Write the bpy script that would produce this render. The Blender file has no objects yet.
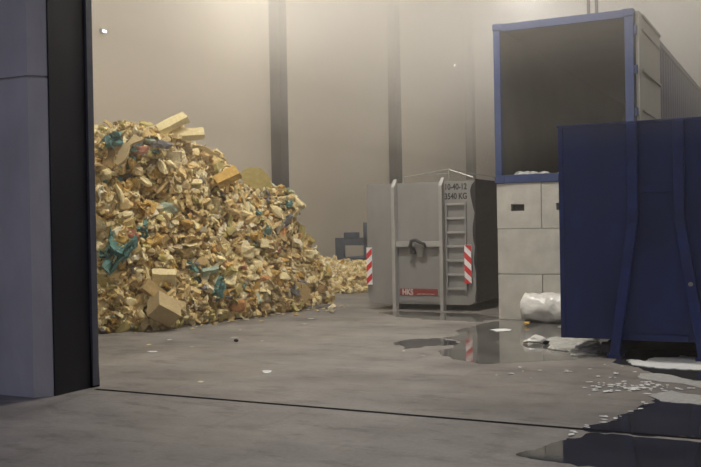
import bpy, bmesh, math, random
import numpy as np
from math import pi, sin, cos, radians, atan, sqrt
from mathutils import Vector, Matrix, noise
from mathutils.bvhtree import BVHTree
random.seed(7); rng = np.random.default_rng(7)
S = bpy.context.scene
COL = S.collection

# ------------------------------------------------------------------ camera
F = 920.0; TH = atan(.5); PI_ = -radians(.47); RO = radians(1.03)
CAM = Vector((0, 0, 1.7))
R0 = Vector((cos(TH), sin(TH), 0)); D0 = Vector((-sin(TH), cos(TH), 0)); Z0 = Vector((0, 0, 1))
DV = D0*cos(PI_) + Z0*sin(PI_); UV = Z0*cos(PI_) - D0*sin(PI_)
RV = R0*cos(RO) - UV*sin(RO); UV = UV*cos(RO) + R0*sin(RO)
cd = bpy.data.cameras.new('camera'); cam = bpy.data.objects.new('camera', cd); COL.objects.link(cam)
M = Matrix((RV, UV, -DV)).transposed().to_4x4(); M.translation = CAM
cam.matrix_world = M
cd.sensor_width = 36; cd.lens = 36*F/701; cd.clip_end = 300; cd.clip_start = .05
S.camera = cam

def ray(x, y): return DV + RV*((x-350.5)/F) - UV*((y-233.5)/F)
def at(x, y, axis, val):
    r = ray(x, y); t = (val-CAM[axis])/r[axis]
    return CAM + r*t

# ------------------------------------------------------------------ materials
def srgb(r, g, b):
    f = lambda c: (c/255/12.92) if c/255 <= .04045 else ((c/255+.055)/1.055)**2.4
    return (f(r), f(g), f(b))
def mat(name, col, rough=.6, metal=0, var=.15, scale=6, bump=.0, bscale=40, col2=None, spec=.5, detail=6, rvar=0, stretch=None, trans=0, ior=1.45):
    m = bpy.data.materials.new(name); m.use_nodes = True
    nt = m.node_tree; n = nt.nodes; l = nt.links
    p = n['Principled BSDF']
    p.inputs['Metallic'].default_value = metal; p.inputs['Roughness'].default_value = rough
    p.inputs['Specular IOR Level'].default_value = spec
    p.inputs['Transmission Weight'].default_value = trans; p.inputs['IOR'].default_value = ior
    tc = n.new('ShaderNodeTexCoord'); src = tc.outputs['Object']
    if stretch:
        mp = n.new('ShaderNodeMapping'); mp.inputs['Scale'].default_value = stretch
        l.new(src, mp.inputs[0]); src = mp.outputs[0]
    t = n.new('ShaderNodeTexNoise'); t.inputs['Scale'].default_value = scale; t.inputs['Detail'].default_value = detail
    l.new(src, t.inputs['Vector'])
    r = n.new('ShaderNodeValToRGB')
    c2 = col2 or tuple(c*(1-var) for c in col); c1 = col if col2 else tuple(min(1, c*(1+var)) for c in col)
    r.color_ramp.elements[0].position = .32; r.color_ramp.elements[1].position = .68
    r.color_ramp.elements[0].color = (*c2, 1); r.color_ramp.elements[1].color = (*c1, 1)
    l.new(t.outputs['Fac'], r.inputs[0]); l.new(r.outputs[0], p.inputs['Base Color'])
    if rvar:
        mr = n.new('ShaderNodeMapRange'); mr.inputs[1].default_value = .35; mr.inputs[2].default_value = .65
        mr.inputs[3].default_value = max(.02, rough-rvar); mr.inputs[4].default_value = min(1, rough+rvar)
        l.new(t.outputs['Fac'], mr.inputs[0]); l.new(mr.outputs[0], p.inputs['Roughness'])
    if bump:
        b = n.new('ShaderNodeBump'); b.inputs['Strength'].default_value = bump; b.inputs['Distance'].default_value = .02
        t2 = n.new('ShaderNodeTexNoise'); t2.inputs['Scale'].default_value = bscale; t2.inputs['Detail'].default_value = 4
        l.new(src, t2.inputs['Vector']); l.new(t2.outputs['Fac'], b.inputs['Height']); l.new(b.outputs[0], p.inputs['Normal'])
    return m
def emit(name, col, s):
    m = bpy.data.materials.new(name); m.use_nodes = True
    p = m.node_tree.nodes['Principled BSDF']; p.inputs['Base Color'].default_value = (*col, 1)
    p.inputs['Emission Color'].default_value = (*col, 1); p.inputs['Emission Strength'].default_value = s
    return m

def floor_mat():
    m = bpy.data.materials.new('concrete_floor'); m.use_nodes = True
    nt = m.node_tree; n = nt.nodes; l = nt.links; p = n['Principled BSDF']
    tc = n.new('ShaderNodeTexCoord')
    def nz(scale, detail=5, st=None, rough=.55):
        t = n.new('ShaderNodeTexNoise'); t.inputs['Scale'].default_value = scale; t.inputs['Detail'].default_value = detail
        t.inputs['Roughness'].default_value = rough
        if st:
            mp = n.new('ShaderNodeMapping'); mp.inputs['Scale'].default_value = st
            l.new(tc.outputs['Object'], mp.inputs[0]); l.new(mp.outputs[0], t.inputs['Vector'])
        else: l.new(tc.outputs['Object'], t.inputs['Vector'])
        return t.outputs['Fac']
    def ramp(src, stops):
        r = n.new('ShaderNodeValToRGB'); e = r.color_ramp.elements
        e[0].position, e[0].color = stops[0][0], (*stops[0][1], 1)
        e[1].position, e[1].color = stops[-1][0], (*stops[-1][1], 1)
        for q, c in stops[1:-1]:
            k = e.new(q); k.color = (*c, 1)
        l.new(src, r.inputs[0]); return r.outputs[0]
    def mix(a, b, f, mode='MIX'):
        x = n.new('ShaderNodeMix'); x.data_type = 'RGBA'; x.blend_type = mode
        if isinstance(f, float): x.inputs[0].default_value = f
        else: l.new(f, x.inputs[0])
        for s_, v in ((6, a), (7, b)):
            if isinstance(v, tuple): x.inputs[s_].default_value = (*v, 1)
            else: l.new(v, x.inputs[s_])
        return x.outputs[2]
    big = ramp(nz(.55, 6, (1, 1.6, 1)), [(.3, (.145, .132, .124)), (.5, (.20, .184, .170)), (.7, (.252, .232, .214))])
    stain = ramp(nz(1.7, 8, (1.0, 2.2, 1), .65), [(.36, (.62, .6, .6)), (.47, (1, 1, 1)), (.8, (1.1, 1.1, 1.1))])
    c = mix(big, stain, .9, 'MULTIPLY')
    fine = ramp(nz(22, 6), [(.3, (.82, .82, .82)), (.7, (1.12, 1.12, 1.12))])
    c = mix(c, fine, .7, 'MULTIPLY')
    # tyre scuffs running through the doorway
    sc = ramp(nz(1.1, 7, (3.5, .6, 1), .6), [(.58, (1, 1, 1)), (.72, (.72, .7, .7))])
    c = mix(c, sc, .7, 'MULTIPLY')
    l.new(c, p.inputs['Base Color'])
    mr = n.new('ShaderNodeMapRange'); mr.inputs[1].default_value = .35; mr.inputs[2].default_value = .7
    mr.inputs[3].default_value = .42; mr.inputs[4].default_value = .75
    l.new(nz(.9, 6), mr.inputs[0]); l.new(mr.outputs[0], p.inputs['Roughness'])
    b = n.new('ShaderNodeBump'); b.inputs['Strength'].default_value = .25; b.inputs['Distance'].default_value = .01
    l.new(nz(30, 6), b.inputs['Height']); l.new(b.outputs[0], p.inputs['Normal'])
    return m

MT = {
 'floor': floor_mat(),
 'outer_wall': mat('precast_concrete', (.56, .56, .56), .8, var=.14, scale=1.6, bump=.25, bscale=14, stretch=(1, 1, .5)),
 'plaster': mat('hall_wall_panel', (.49, .44, .365), .85, var=.04, scale=.5),
 'roof': mat('roof_panel', (.3, .28, .25), .8, var=.04),
 'jamb': mat('dark_steel', (.018, .018, .024), .5, var=.2, scale=3, stretch=(1, 1, .4)),
 'guide': mat('grey_guide_steel', (.10, .105, .13), .45, var=.15),
 'rubber': mat('black_rubber', (.010, .010, .012), .9, spec=.05),
 'column': mat('column_steel', (.035, .036, .042), .6, var=.1),
 'block': mat('cast_concrete_block', (.56, .545, .49), .85, var=.12, scale=3.5, bump=.3, bscale=30),
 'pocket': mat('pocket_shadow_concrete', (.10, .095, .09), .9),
 'greyc': mat('grey_container_paint', (.29, .285, .275), .5, var=.09, scale=2.2, bump=.05, bscale=6, stretch=(1, 1, .5)),
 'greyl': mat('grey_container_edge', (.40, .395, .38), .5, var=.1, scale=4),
 'dgrey': mat('dark_grimy_steel', (.05, .05, .055), .55, var=.3, scale=3),
 'tarp': mat('black_tarpaulin', (.018, .018, .022), .5, var=.3, scale=5, bump=.3, bscale=9),
 'red': mat('red_film', (.72, .04, .05), .4, var=.05),
 'sticker': mat('red_sticker', (.26, .035, .035), .5, var=.12, scale=30),
 'rwhite': mat('white_reflective_film', (.98, .96, .98), .3, var=.02),
 'ink': mat('black_lettering', (.02, .02, .02), .6),
 'winkl': mat('white_lettering', (.6, .5, .48), .6, var=.1, scale=60),
 'navy': mat('navy_container_paint', (.009, .030, .145), .45, var=.25, scale=1.8, stretch=(1, 1, .5), bump=.05, bscale=8),
 'navyrib': mat('navy_rib_paint', (.012, .034, .17), .4, var=.2, scale=4),
 'cblue': mat('freight_container_blue', (.028, .036, .085), .5, var=.12, scale=2),
 'cframe': mat('freight_frame_blue', (.032, .058, .17), .5, var=.12, scale=4),
 'clining': mat('container_lining', (.105, .105, .102), .7, var=.15, scale=1.2),
 'cdoor': mat('pale_grey_door', (.30, .30, .275), .55, var=.06, scale=2),
 'plastic': mat('crumpled_white_plastic', (.75, .74, .70), .25, var=.12, scale=7, bump=.9, bscale=9),
 'film': mat('thin_clear_film', (.50, .50, .46), .18, var=.2, scale=9, bump=.9, bscale=14),
 'whitesheet': mat('white_sheet', (.78, .80, .80), .5, var=.06),
 'scum': mat('pale_foam_scum', (.42, .42, .41), .45, var=.2, scale=18, bump=.3, bscale=60),
 'water': mat('puddle_water', (.045, .045, .047), .05, var=.3, scale=1.4, spec=.6, bump=.02, bscale=5, rvar=.03),
 'water2': mat('shallow_wet_film', (.15, .145, .135), .07, var=.3, scale=1.2, spec=.6, rvar=.05),
 'lamp': emit('lamp_lens', (1, .93, .82), 6),
 'housing': mat('lamp_housing', (.3, .3, .3), .5),
 'steelblue': mat('blue_grey_steel', (.06, .085, .13), .55, var=.2),
 'galv': mat('galvanised_steel', (.36, .36, .33), .4, metal=.3),
 'cable': mat('grey_conduit', (.14, .14, .15), .6),
}
FOAM = {}
def fm(key, c, c2):
    FOAM[key] = mat('foam_'+key, c, .92, col2=c2, scale=9, bump=.6, bscale=45, spec=.2)
fm('cream', (.88, .77, .47), (.74, .61, .32))
fm('beige', (.78, .61, .31), (.60, .43, .19))
fm('ochre', (.66, .44, .15), (.50, .31, .09))
fm('offwhite', (.86, .79, .59), (.72, .62, .40))
fm('orange', (.60, .32, .13), (.44, .20, .08))
fm('brown', (.38, .26, .12), (.24, .15, .06))
fm('olive', (.54, .46, .20), (.42, .34, .12))
fm('tan', (.56, .41, .20), (.48, .34, .15))
fm('sand', (.56, .44, .25), (.50, .38, .20))
fm('grey', (.30, .29, .28), (.16, .15, .15))
fm('teal', (.16, .31, .28), (.12, .23, .21))
fm('paleblue', (.48, .56, .44), (.36, .44, .34))
fm('pink', (.70, .36, .26), (.50, .22, .14))
FK = list(FOAM)

# ------------------------------------------------------------------ object helpers
def tag(o, label=None, cat=None, group=None, kind=None):
    if label: o['label'] = label
    if cat: o['category'] = cat
    if group: o['group'] = group
    if kind: o['kind'] = kind
    return o
def link(name, me, parent=None, loc=None):
    o = bpy.data.objects.new(name, me); COL.objects.link(o)
    if loc is not None: o.location = loc
    if parent: o.parent = parent
    return o
def empty(name, loc, label, cat, group=None, rz=0):
    o = link(name, None); o.location = loc; o.rotation_euler.z = rz
    return tag(o, label, cat, group)

class MB:
    def __init__(s): s.v = []; s.f = []; s.sm = False
    def add(s, vs, fs):
        b = len(s.v); s.v += [tuple(v) for v in vs]; s.f += [tuple(i+b for i in f) for f in fs]; return s
    def box(s, x0, y0, z0, x1, y1, z1, bev=0, mtx=None):
        bm = bmesh.new(); bmesh.ops.create_cube(bm, size=1)
        for v in bm.verts:
            v.co = Vector(((x0+x1)/2+v.co.x*(x1-x0), (y0+y1)/2+v.co.y*(y1-y0), (z0+z1)/2+v.co.z*(z1-z0)))
        if bev: bmesh.ops.bevel(bm, geom=bm.edges[:], offset=bev, segments=2, affect='EDGES', profile=.6)
        if mtx: bm.transform(mtx)
        bm.verts.index_update()
        s.add([v.co.copy() for v in bm.verts], [[v.index for v in f.verts] for f in bm.faces]); bm.free(); return s
    def bar(s, a, b, w, h, up=Vector((0, 0, 1)), bev=0):
        a = Vector(a); b = Vector(b); d = b-a; L = d.length; d.normalize()
        if abs(d.dot(up)) > .98: up = Vector((0, 1, 0))
        x = d.cross(up).normalized(); y = x.cross(d)
        m = Matrix((x, y, d)).transposed().to_4x4(); m.translation = (a+b)/2
        return s.box(-w/2, -h/2, -L/2, w/2, h/2, L/2, bev, m)
    def tube(s, pts, r, n=8, caps=True):
        pts = [Vector(p) for p in pts]; rings = []; prev = None
        for i, p in enumerate(pts):
            d = (pts[min(i+1, len(pts)-1)]-pts[max(i-1, 0)]).normalized()
            if prev is None:
                u = Vector((0, 0, 1)) if abs(d.z) < .9 else Vector((0, 1, 0)); x = d.cross(u).normalized()
            else: x = (prev - d*prev.dot(d)).normalized()
            prev = x; y = d.cross(x); rr = r[i] if isinstance(r, (list, tuple)) else r
            rings.append([p + (x*cos(2*pi*k/n)+y*sin(2*pi*k/n))*rr for k in range(n)])
        vs = [v for q in rings for v in q]; fs = []
        for i in range(len(pts)-1):
            for k in range(n):
                fs.append((i*n+k, i*n+(k+1) % n, (i+1)*n+(k+1) % n, (i+1)*n+k))
        if caps: fs += [tuple(range(n))[::-1], tuple((len(pts)-1)*n+k for k in range(n))]
        return s.add(vs, fs)
    def prism_y(s, prof, y0, y1):       # profile list of (x, z)
        n = len(prof)
        vs = [(x, y0, z) for x, z in prof]+[(x, y1, z) for x, z in prof]
        fs = [tuple(range(n)), tuple(range(n, 2*n))[::-1]]+[(k, n+k, n+(k+1) % n, (k+1) % n) for k in range(n)]
        return s.add(vs, fs)
    def prism_z(s, prof, z0, z1):
        n = len(prof)
        vs = [(x, y, z0) for x, y in prof]+[(x, y, z1) for x, y in prof]
        fs = [tuple(range(n))[::-1], tuple(range(n, 2*n))]+[(k, (k+1) % n, n+(k+1) % n, n+k) for k in range(n)]
        return s.add(vs, fs)
    def build(s, name, m, parent=None, smooth=False, org=None, bevel=0):
        """world-space verts; origin moved to parent's location (or org)"""
        me = bpy.data.meshes.new(name)
        o_ = Vector(org) if org is not None else (wl(parent) if parent else Vector((0, 0, 0)))
        me.from_pydata([tuple(Vector(v)-o_) for v in s.v], [], s.f); me.validate(); me.update()
        bm = bmesh.new(); bm.from_mesh(me); bmesh.ops.recalc_face_normals(bm, faces=bm.faces[:]); bm.to_mesh(me); bm.free()
        me.materials.append(m)
        if smooth:
            for p in me.polygons: p.use_smooth = True
        o = link(name, me, parent)
        if not parent: o.location = o_
        elif org is not None: o.location = o_-wl(parent)
        return o
def wl(o):
    p = Vector(o.location)
    while o.parent: o = o.parent; p += Vector(o.location)
    return p
def struct(name, mb, m, **k):
    return tag(mb.build(name, m, **k), kind='structure')
def text(name, body, size, origin, m, parent, xdir=(1, 0, 0), depth=.004, sx=1.0, bold=.0):
    c = bpy.data.curves.new(name, 'FONT'); c.body = body; c.size = size; c.extrude = depth; c.offset = bold
    t = bpy.data.objects.new(name, c); COL.objects.link(t)
    dg = bpy.context.evaluated_depsgraph_get(); me = bpy.data.meshes.new_from_object(t.evaluated_get(dg))
    bpy.data.objects.remove(t)
    # stand text upright facing -Y
    for v in me.vertices: v.co = Vector((v.co.x*sx, -v.co.z, v.co.y))
    me.materials.clear(); me.materials.append(m)
    o = link(name, me, parent); o.location = Vector(origin)-wl(parent)
    return o

# ------------------------------------------------------------------ setting
HX0, HX1, HY0, HY1, HZ = -13.0, 16.0, 7.65, 52.0, 10.6
struct('floor', MB().box(-30, -8, -.3, 22, HY1+.5, 0), MT['floor'])
struct('ceiling', MB().box(HX0-.3, 6.95, HZ, HX1+.3, HY1+.3, HZ+.25), MT['roof'])
struct('wall_left', MB().box(HX0-.3, HY0, 0, HX0, HY1, HZ), MT['plaster'])
struct('wall_back', MB().box(HX0-.3, HY1, 0, HX1+.3, HY1+.3, HZ), MT['plaster'])
struct('wall_right', MB().box(HX1, 6.95, 0, HX1+.3, HY1, HZ), MT['plaster'])
# outer precast wall: two panel courses with a joint, chamfered at the doorway
RX0, RX1 = -7.005, -7.005      # reveal of the doorway
w = MB()
prof = [(-26, 6.95), (-7.13, 6.95), (RX0, 7.09), (RX1, 7.62), (-26, 7.62)]
w.prism_z(prof, 0, 3.275); w.prism_z(prof, 3.30, 9.0)
prof2 = [(x+(-.03 if x > -20 else 0), max(y, 6.98)) for x, y in prof]
w.prism_z(prof2, 3.27, 3.305)
struct('wall_front', w, MT['outer_wall'])
struct('wall_front_top', MB().box(-7.005, 6.95, 5.0, 1.6, 7.62, HZ), MT['outer_wall'])
struct('wall_front_right', MB().box(1.6, 6.95, 0, HX1, 7.62, HZ), MT['outer_wall'])
struct('wall_front_upper', MB().box(-26, 6.95, 9.0, -7.005, 7.62, HZ), MT['outer_wall'])
# doorway lining, guide strip, threshold rail
struct('trim_1', MB().box(RX1, 7.10, 0, RX1+.018, 7.63, 5.0), MT['jamb'])
struct('trim_2', MB().box(-7.02, 7.63, .02, -6.955, 7.72, 5.0), MT['guide'])
struct('trim_3', MB().add([(-7.01, 7.62, 0), (-6.965, 7.62, 0), (-7.01, 7.74, 0), (-6.965, 7.74, 0),
                           (-7.01, 7.62, 1.05), (-7.0, 7.62, 1.05), (-7.01, 7.74, 1.05), (-7.0, 7.74, 1.05)],
                          [(0, 1, 3, 2), (4, 6, 7, 5), (0, 4, 5, 1), (2, 3, 7, 6), (0, 2, 6, 4), (1, 5, 7, 3)]), MT['rubber'])
struct('trim_4', MB().box(-6.86, 7.54, -.01, 1.6, 7.59, .004), MT['rubber'])
# hall columns along the left wall
for i, y in enumerate((13.4, 21.5, 29.3, 37.25, 45.2)):
    c = MB()
    c.box(-13.0, y-.20, 0, -12.97, y+.20, HZ).box(-12.97, y-.012, 0, -12.72, y+.012, HZ).box(-12.72, y-.20, 0, -12.69, y+.20, HZ)
    c.box(-12.97, y-.18, 0, -12.72, y-.165, HZ)
    struct('column_%d' % (i+1), c, MT['column'])

# ------------------------------------------------------------------ grey roll-off container
gx0, gx1, gy, gz0, gz1 = -8.12, -5.80, 17.0, .12, 2.54
root = empty('skip_container', (-6.96, gy, 0), 'grey closed roll-off container with ladder and red-white reflectors on the hall floor', 'container')
def rr(x0, z0, x1, z1, r, top=.03):
    p = []
    for cx, cz, a0, rad in ((x0+r, z0+r, 180, r), (x1-r, z0+r, 270, r), (x1-top, z1-top, 0, top), (x0+top, z1-top, 90, top)):
        for k in range(5): a = radians(a0+k*22.5); p.append((cx+rad*cos(a), cz+rad*sin(a)))
    return p
MB().prism_y(rr(gx0, gz0, gx1, gz1, .16), gy, gy+6.2).build('body', MT['greyc'], root)
fr = MB()       # pressed front panel between the uprights, a little proud
fr.box(-7.41, gy-.02, 1.37, -6.50, gy, 2.52, .004)
fr.box(-7.41, gy-.012, .16, -6.50, gy, 1.24, .004)
fr.build('front_panel', MT['greyc'], root)
for x in (-7.47, -6.455):
    u = MB().add([], [])
    u.box(x-.035, gy-.16, -.0, x+.035, gy, 2.46, .006)
    u.add([(x-.035, gy-.16, 2.46), (x+.035, gy-.16, 2.46), (x+.035, gy, 2.62), (x-.035, gy, 2.62), (x-.035, gy, 2.46), (x+.035, gy, 2.46)],
          [(0, 1, 2, 3), (0, 3, 4), (1, 5, 2), (0, 4, 5, 1), (3, 2, 5, 4)])
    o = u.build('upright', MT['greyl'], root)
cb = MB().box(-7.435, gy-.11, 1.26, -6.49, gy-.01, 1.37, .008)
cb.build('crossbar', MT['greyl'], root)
hk = MB()
hk.tube([(-7.08, gy-.13, 1.16), (-7.10, gy-.17, 1.28), (-7.06, gy-.2, 1.38), (-6.97, gy-.2, 1.40), (-6.87, gy-.19, 1.345), (-6.80, gy-.17, 1.32), (-6.78, gy-.14, 1.25)], [.03, .036, .038, .036, .032, .03, .022], 8)
hk.box(-7.13, gy-.15, 1.12, -7.03, gy-.01, 1.2, .01)
hk.build('hook_bow', MT['dgrey'], root, smooth=True)
MB().add([(-7.04, gy-.13, 1.34), (-6.84, gy-.13, 1.30), (-6.90, gy-.05, 1.06), (-6.99, gy-.05, 1.06), (-7.04, gy-.03, 1.34), (-6.84, gy-.03, 1.30), (-6.90, gy-.02, 1.06), (-6.99, gy-.02, 1.06)],
         [(0, 3, 2, 1), (4, 5, 6, 7), (0, 1, 5, 4), (1, 2, 6, 5), (2, 3, 7, 6), (3, 0, 4, 7)]).build('hook_plate', MT['greyl'], root)
st = MB().box(-7.40, gy-.02, .29, -6.59, gy-.012, .425).build('sticker', MT['sticker'], root)
tag(st, 'red sticker with white letters')
text('lettering', 'HKS', .165, (-7.35, gy-.021, .302), MT['winkl'], st, sx=.78, bold=.006)
text('small_lettering', 'CONTAINER & RECYCLING', .037, (-7.03, gy-.021, .305), MT['winkl'], st, sx=.80)
text('capacity_marking', '10-40-12', .165, (-6.42, gy-.001, 2.375), MT['ink'], root, sx=.77, bold=.004)
text('weight_marking', '3540 KG', .165, (-6.42, gy-.001, 2.19), MT['ink'], root, sx=.77, bold=.004)
# ladder
for x in (-6.375, -5.985):
    MB().box(x-.016, gy-.055, .38, x+.016, gy-.012, 2.14, .004).build('ladder_rail', MT['greyc'], root)
for k in range(7):
    z = .44+k*.275
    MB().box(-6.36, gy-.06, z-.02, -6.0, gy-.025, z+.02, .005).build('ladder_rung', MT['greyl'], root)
def reflector(x0, x1, z0, z1, slant):
    r = MB().box(x0, gy-.08, z0, x1, gy-.066, z1).build('reflector', MT['rwhite'], root)
    tag(r, 'red and white striped reflector plate')
    s = MB(); n = 3; h = (z1-z0)/n
    def clip(z): return min(z1, max(z0, z))
    for k in range(-1, n+1):
        za = z0+k*h; zb = za+h*.5; o = slant*(x1-x0)*.95
        L0, L1 = (clip(za), clip(zb)); R0_, R1_ = clip(za+o), clip(zb+o)
        if L1-L0 < 1e-4 and R1_-R0_ < 1e-4: continue
        s.add([(x0, gy-.0815, L0), (x1, gy-.0815, R0_), (x1, gy-.0815, R1_), (x0, gy-.0815, L1),
               (x0, gy-.079, L0), (x1, gy-.079, R0_), (x1, gy-.079, R1_), (x0, gy-.079, L1)],
              [(0, 1, 2, 3), (7, 6, 5, 4), (0, 4, 5, 1), (3, 2, 6, 7), (0, 3, 7, 4), (1, 5, 6, 2)])
    s.build('red_stripes', MT['red'], r)
reflector(-8.105, -7.985, .50, 1.255, 1); reflector(-6.005, -5.865, .545, 1.295, -1)
# black tarpaulin over the right flank, wavy front edge
t = MB(); zs = [gz0+.05+(gz1+.03-gz0-.05)*k/22 for k in range(23)]
vs = []
for z in zs:
    wv = .035*sin(z*7+.6)*sin(z*2.3)+(.025 if z > 2.0 and z < 2.45 else 0)
    vs += [(-5.835-wv+(.10 if z > 2.48 else 0)-(.0 if z > 1.35 else -.03), gy-.02, z), (-5.78, gy-.02, z), (-5.775+.012*sin(z*9), gy+.8, z), (-5.775, gy+6.1, z), (-5.795, gy+6.1, z), (-5.795, gy-.002, z)]
fs = []
for k in range(22):
    for j in range(5): fs.append((k*6+j, k*6+j+1, k*6+6+j+1, k*6+6+j))
t.add(vs, fs).build('side_tarp', MT['tarp'], root)
# low tarpaulin hoops on the roof
hp = MB()
for a, b in (((-7.30, gy+.05, 2.66), (-6.36, gy+.05, 2.775)), ((-7.0, gy+.4, 2.72), (-6.36, gy+.05, 2.69)), ((-6.32, gy+.05, 2.77), (-5.84, gy+.05, 2.60)), ((-6.32, gy+.05, 2.775), (-6.32, gy+3.4, 2.72))):
    hp.tube([a, b], .011, 6)
hp.tube([(-7.30, gy+.05, 2.53), (-7.30, gy+.05, 2.68)], .014, 6); hp.tube([(-6.34, gy+.05, 2.53), (-6.34, gy+.05, 2.80)], .014, 6)
hp.tube([(-5.84, gy+.05, 2.53), (-5.84, gy+.05, 2.61)], .012, 6)
hp.tube([(-6.32, gy+3.4, 2.53), (-6.32, gy+3.4, 2.73)], .014, 6)
hp.build('roof_rail', MT['galv'], root)
for x in (-7.47, -6.455):
    MB().box(x-.05, gy+.1, 0, x+.05, gy+6.1, gz0+.01).build('skid', MT['dgrey'], root)

# ------------------------------------------------------------------ concrete blocks
bx, by, bs = -4.96, 15.72, .80
def block(x, z, w_, d, pockets, label):
    o = empty('concrete_block', (x+w_/2, by, z), label, 'concrete block', 'stacked concrete blocks')
    g = .006
    b = MB()
    X0, X1, Z0_, Z1 = x+g, x+w_-g, z+(0 if z == 0 else .004), z+bs-.004
    if not pockets: b.box(X0, by, Z0_, X1, by+d, Z1, .014)
    else:
        px0, px1, pz0, pz1 = x+.26, x+.50, z+.31, z+.43
        # front ring of faces round a moulded pocket, then the rest of the block
        b.box(X0, by, Z0_, px0, by+.14, Z1); b.box(px1, by, Z0_, X1, by+.14, Z1)
        b.box(px0, by, Z0_, px1, by+.14, pz0); b.box(px0, by, pz1, px1, by+.14, Z1)
        b.box(X0, by+.14, Z0_, X1, by+d, Z1)
        q = MB().box(px0+.002, by+.135, pz0+.002, px1-.002, by+.139, pz1-.002).build('lifting_pocket', MT['pocket'], o)  # dark plate at the pocket back, recess shade put into its colour
    b.build('body', MT['block'], o)
    return o
block(bx, 0, .8, 1.6, False, 'pale concrete block at floor level at the left end of the stack')
block(bx+.8, 0, .8, 1.6, False, 'pale concrete block at floor level behind the white plastic bundle')
block(bx+1.6, 0, .8, 1.6, False, 'pale concrete block at floor level hidden partly behind the navy container')
block(bx, .8, 1.6, 1.6, False, 'long pale concrete block forming the middle course of the stack')
block(bx+1.6, .8, .8, 1.6, False, 'middle course concrete block tucked behind the navy container')
block(bx, 1.6, .8, 1.6, True, 'pale concrete block with a slot, topmost at the left end')
block(bx+.8, 1.6, .8, 1.6, True, 'darker slotted concrete block in the top course beside the navy container')
block(bx+1.6, 1.6, .8, 1.6, True, 'top course concrete block wholly behind the navy container')

# ------------------------------------------------------------------ freight container on the blocks
cx0, cx1, cy, cz0, cz1, CL = -4.97, -2.575, 15.70, 2.402, 5.20, 12.0
root = empty('freight_container', ((cx0+cx1)/2, cy, cz0), 'open blue freight container standing high on the stack of concrete blocks', 'container')
MB().box(cx0, cy, cz0+.14, cx0+.12, cy+.14, cz1-.10, .008).build('corner_post', MT['cframe'], root)
MB().box(cx1-.14, cy, cz0+.14, cx1, cy+.14, cz1-.10, .008).build('corner_post', MT['cframe'], root)
MB().box(cx0, cy, cz1-.13, cx1, cy+.14, cz1, .008).build('header', MT['cframe'], root)
MB().box(cx0, cy, cz0, cx1, cy+.14, cz0+.14, .008).build('sill', MT['cframe'], root)
for x in (cx0-.01, cx1-.17):
    for z in (cz0, cz1-.11):
        c = MB().box(x, cy-.012, z, x+.18, cy+.17, z+.12, .012)
        c.build('corner_casting', MT['cframe'], root)
for sx, x in ((-1, cx0+.02), (1, cx1-.02)):     # corrugated side walls
    pr_ = []; y = cy+.14; k = 0
    while y < cy+CL:
        d = .0 if k % 4 in (0, 1) else .035
        pr_.append((x-sx*d, y)); y += .11 if k % 2 == 0 else .07; k += 1
    n = len(pr_)
    prof = pr_+[(x-sx*.06, pr_[-1][1]), (x-sx*.06, pr_[0][1])]
    MB().prism_z(prof, cz0+.14, cz1-.06).build('side_wall', MT['cblue'], root)
    MB().box(x-.03, cy+.14, cz1-.11, x+.03, cy+CL, cz1-.01).build('top_rail', MT['cblue'], root)
    MB().box(x-.03, cy+.14, cz0, x+.03, cy+CL, cz0+.15).build('bottom_rail', MT['cblue'], root)
MB().box(cx0+.02, cy+.14, cz1-.06, cx1-.02, cy+CL, cz1-.02).build('roof', MT['cblue'], root)
MB().box(cx0+.05, cy+.1, cz0+.06, cx1-.05, cy+CL, cz0+.15).build('floor_deck', MT['dgrey'], root)
MB().box(cx0+.02, cy+CL-.06, cz0, cx1-.02, cy+CL, cz1-.02).build('end_wall', MT['cblue'], root)
ln = MB()
ln.box(cx0+.085, cy+.141, cz0+.15, cx0+.095, cy+CL-.07, cz1-.065)
ln.box(cx1-.095, cy+.141, cz0+.15, cx1-.085, cy+CL-.07, cz1-.065)
ln.box(cx0+.095, cy+.141, cz1-.075, cx1-.095, cy+CL-.07, cz1-.065)
ln.box(cx0+.095, cy+CL-.08, cz0+.15, cx1-.095, cy+CL-.07, cz1-.075)
ln.build('lining', MT['clining'], root)
# door swung right back along the right flank; pressed recesses
dd = MB(); dx0, dx1 = cx1+.03, cx1+.085
dy0, dy1, dz0, dz1 = cy+.06, cy+2.42, cz0+.10, cz1-.03
dd.box(dx0, dy0, dz0, dx1, dy1, dz1, .006)
door = dd.build('door', MT['cdoor'], root); tag(door, 'pale grey door folded back along the side')
for z in (cz1-.06, cz1-.30, cz1-.98, cz1-1.65, cz1-2.3):
    MB().box(dx1-.001, dy0+.25, z-.02, dx1+.035, dy1-.1, z+.02, .006).build('door_rib', MT['greyc'], door)
for z in (cz0+.4, cz0+1.1, cz0+1.8, cz0+2.45):
    MB().tube([(cx1+.03, cy+.04, z-.07), (cx1+.03, cy+.04, z+.07)], .03, 8).build('hinge', MT['cframe'], door)
# rubble lying just inside the sill
mb = MB(); random.seed(3)
for k in range(26):
    x = random.uniform(cx0+.35, cx1-.3); y = cy+random.uniform(.2, .5); r = random.uniform(.03, .07)
    vs = []; n = 7
    for j in range(4):
        for i in range(n):
            a = 2*pi*i/n; q = r*[1, 1.05, .7, .05][j]*random.uniform(.75, 1.2)
            vs.append((x+cos(a)*q*1.6, y+sin(a)*q, cz0+.15+r*[0, .3, .75, 1.][j]))
    fs = [(j*n+i, j*n+(i+1) % n, (j+1)*n+(i+1) % n, (j+1)*n+i) for j in range(3) for i in range(n)]
    mb.add(vs, fs)
tag(mb.build('rubble', MT['scum'], org=(-3.8, cy+.3, cz0+.15)), 'pale crumbs of waste along the sill of the open freight container', 'waste', kind='stuff')

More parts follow.
